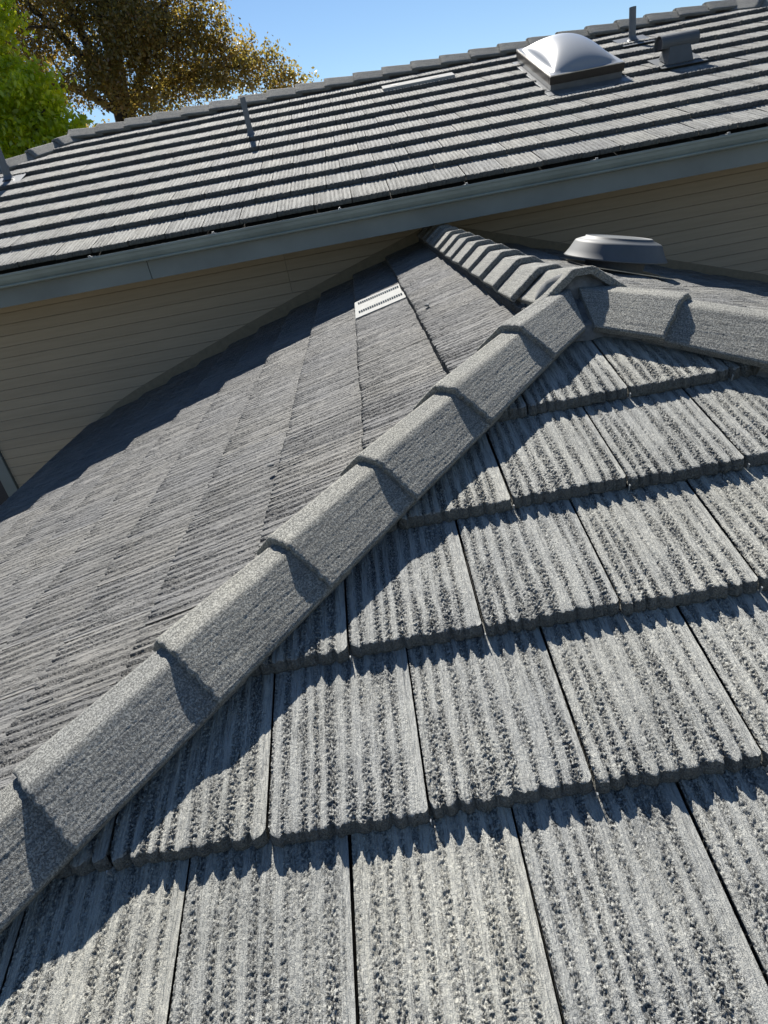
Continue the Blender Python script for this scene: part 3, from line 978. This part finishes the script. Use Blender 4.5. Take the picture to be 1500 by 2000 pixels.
def leaves(lobes, count, size, seed, mat, droop=0.0, clump=.35):
    R = np.random.default_rng(seed)
    L = np.array([l[:3] for l in lobes]); RA = np.array([l[3:6] for l in lobes])
    vol = RA.prod(1); pk = vol ** .8 / (vol ** .8).sum()
    ncl = count // 26
    li = R.choice(len(lobes), ncl, p=pk)
    d = R.normal(size=(ncl, 3)); d /= np.linalg.norm(d, axis=1)[:, None]
    rad = R.random(ncl) ** .42
    cen = L[li] + d * rad[:, None] * RA[li] * R.uniform(.85, 1.12, ncl)[:, None]
    ci = R.integers(0, ncl, count)
    cen[:, 1] = cen[:, 1] * .5 + L[li][:, 1] * .5
    p = cen[ci] + R.normal(size=(count, 3)) * clump * np.array([1, 1, .7]) * R.uniform(.5, 1, count)[:, None]
    a = R.normal(size=(count, 3)); a[:, 2] -= droop; a /= np.linalg.norm(a, axis=1)[:, None]
    b = np.cross(a, R.normal(size=(count, 3))); b /= np.linalg.norm(b, axis=1)[:, None]
    sz = size * R.uniform(.6, 1.3, count)[:, None]
    nrm = np.cross(a, b)
    v0 = p - a * sz * .9; v2 = p + a * sz * .9
    v1 = p + b * sz * .5 + nrm * sz * .15; v3 = p - b * sz * .5 + nrm * sz * .15
    V = np.stack([v0, v1, v2, v3], 1).reshape(-1, 3)
    F = np.arange(count * 4).reshape(-1, 4)
    me = mesh_pd('crown', V, F, mat)
    at = me.attributes.new('tone', 'FLOAT', 'FACE')
    cl = R.random(ncl)
    at.data.foreach_set('value', np.clip(cl[ci] * .7 + R.random(count) * .35, 0, 1).astype(np.float32))
    return me

def limb(bm, p, q, r0, r1, bend, seed, n=7):
    R = random.Random(seed)
    pts = []
    off = Vector((R.uniform(-1, 1), R.uniform(-1, 1), R.uniform(-.3, 1))) * bend
    for i in range(n + 1):
        t = i / n
        pts.append(p.lerp(q, t) + off * math.sin(math.pi * t) + Vector((R.uniform(-1, 1), R.uniform(-1, 1), R.uniform(-1, 1))) * bend * .12)
    add_tube(bm, pts, [r0 + (r1 - r0) * i / n for i in range(n + 1)], 8)
    return pts

# big bronze-leaved tree
tb = empty('broad_tree', (-5.6, 14.5, -3.4), 'large spreading tree with olive and bronze autumn leaves behind the far ridge', 'tree')
O = Vector(tb.location)
bm = bmesh.new()
fork = Vector((-5.35, 14.5, 2.9))
limb(bm, O, fork, .34, .24, .12, 1, 9)
limbs = [((-6.6, 14.3, 4.9), .16), ((-5.0, 14.6, 5.6), .19), ((-3.7, 14.2, 4.4), .13), ((-2.6, 14.4, 3.2), .11), ((-4.2, 15.2, 6.4), .13), ((-7.4, 14.8, 3.6), .10), ((-6.0, 13.9, 6.6), .12)]
for k, (q, r) in enumerate(limbs):
    pts = limb(bm, fork - Vector((0, 0, .1 + .12 * (k % 3))), Vector(q), r, .03, .3, 10 + k)
    for j in range(5):
        s_ = pts[3 + (j % 4)]
        limb(bm, s_, s_ + Vector((random.uniform(-1.2, 1.2), random.uniform(-1, 1), random.uniform(-.3, 1.1))), .035, .008, .15, 40 + k * 9 + j, 5)
bmm = bm_mesh('trunk', bm, MAT_BARK, smooth=True)
o = obj('trunk', bmm); child_keep(o, tb)
lob = [(-6.9, 14.6, 5.3, 1.5, 1.5, .95), (-5.2, 14.6, 5.6, 1.6, 1.6, 1.2), (-3.9, 14.4, 4.6, 1.1, 1.2, .95), (-4.9, 14.2, 4.3, 1.0, 1.1, .7),
       (-2.6, 14.3, 3.2, .95, 1.0, .55), (-1.75, 14.3, 2.7, .65, .7, .38), (-3.4, 14.4, 3.2, .9, 1.0, .65), (-6.4, 14.3, 4.3, .9, 1.0, .5),
       (-4.4, 14.4, 2.9, .65, .8, .5), (-6.3, 14.4, 2.5, .55, .7, .28), (-5.9, 14.2, 2.1, .55, .7, .25), (-5.35, 13.5, 3.3, .7, .4, .5), (-5.5, 13.3, 4.7, .7, .4, .5), (-6.9, 13.6, 3.5, .6, .5, .5), (-4.4, 13.5, 4.0, .8, .5, .6), (-4.75, 13.6, 2.75, .5, .4, .4), (-6.1, 13.6, 3.1, .5, .4, .3), (-6.0, 14.8, 7.0, 2.2, 1.9, 1.2), (-4.4, 14.8, 6.6, 1.3, 1.5, 1.0), (-8.3, 14.8, 4.6, 1.2, 1.3, .9), (-7.3, 14.9, 3.7, .8, .9, .6), (-5.5, 13.9, 3.6, .6, .6, .4), (-4.0, 14.0, 3.7, .9, .9, .6), (-3.0, 14.2, 3.9, .6, .7, .45), (-4.6, 14.1, 3.5, .7, .7, .5), (-7.9, 14.9, 5.7, 1.1, 1.3, .8)]
o = obj('crown', leaves(lob, 110000, .045, 5, MAT_LEAF_B, .2, .17)); child_keep(o, tb)

# bright green tree nearer on the left
tg = empty('leafy_tree', (-7.3, 11.2, -3.4), 'bright yellow-green leafy tree at the left edge behind the far roof', 'tree')
O = Vector(tg.location)
bm = bmesh.new()
fork = Vector((-7.2, 11.2, 1.2))
limb(bm, O, fork, .2, .14, .1, 3, 8)
for k, q in enumerate([(-5.6, 11.0, 2.7), (-6.6, 11.2, 3.2), (-7.6, 11.4, 4.4), (-8.4, 11.0, 2.8), (-6.2, 11.5, 1.9)]):
    pts = limb(bm, fork, Vector(q), .08, .015, .2, 60 + k)
o = obj('trunk', bm_mesh('trunk', bm, MAT_BARK, smooth=True)); child_keep(o, tg)
lob = [(-6.0, 11.1, 2.75, .75, .9, .55), (-5.55, 11.1, 2.2, .55, .7, .45), (-6.7, 11.2, 2.3, .9, 1.0, .8), (-5.9, 11.1, 1.6, .55, .8, .5), (-6.7, 11.3, 3.75, .75, .8, .5), (-6.3, 11.2, 3.35, .45, .5, .25), (-6.0, 11.2, 3.95, .42, .4, .32), (-6.35, 11.2, 4.25, .5, .45, .3), (-7.6, 11.3, 3.9, .9, .9, .6), (-7.6, 11.2, 2.2, 1.0, 1.0, .8)]
o = obj('crown', leaves(lob, 20000, .062, 9, MAT_LEAF_G, .8, .13)); child_keep(o, tg)
# another far tree filling the low gaps along the ridge
# ------------------------------------------------------------------ small loose grit on the tiles
def pebble(p, r, seed, label, mat):
    bm = bmesh.new(); bmesh.ops.create_icosphere(bm, subdivisions=2, radius=1)
    R = random.Random(seed)
    k = [R.uniform(.7, 1.3) for _ in range(3)]
    for v in bm.verts:
        f = 1 + (float(vnoise(np.array(v.co.x * 2 + seed), np.array(v.co.y * 2 + v.co.z), seed)) - .5) * .6
        v.co = Vector((v.co.x * k[0], v.co.y * k[1], v.co.z * .6)) * r * f
    o = obj('pebble', bm_mesh('pebble', bm, mat, smooth=False), None, label, 'pebble', 'loose grit lying on the tiles')
    o.location = p
def lpt(x, y, n=.004): return Vector((x, y, ML * x)) + ln * n
pebble(lpt(-.40, 1.07, .006), .016, 1, 'pale mortar crumb beside the dark course line below the white vent panel', MAT_WHITE if False else MAT_MORTAR)
pebble(lpt(-1.16, -.12, .004), .012, 2, 'grey mortar crumb alone in the middle of the left slope', MAT_MORTAR)
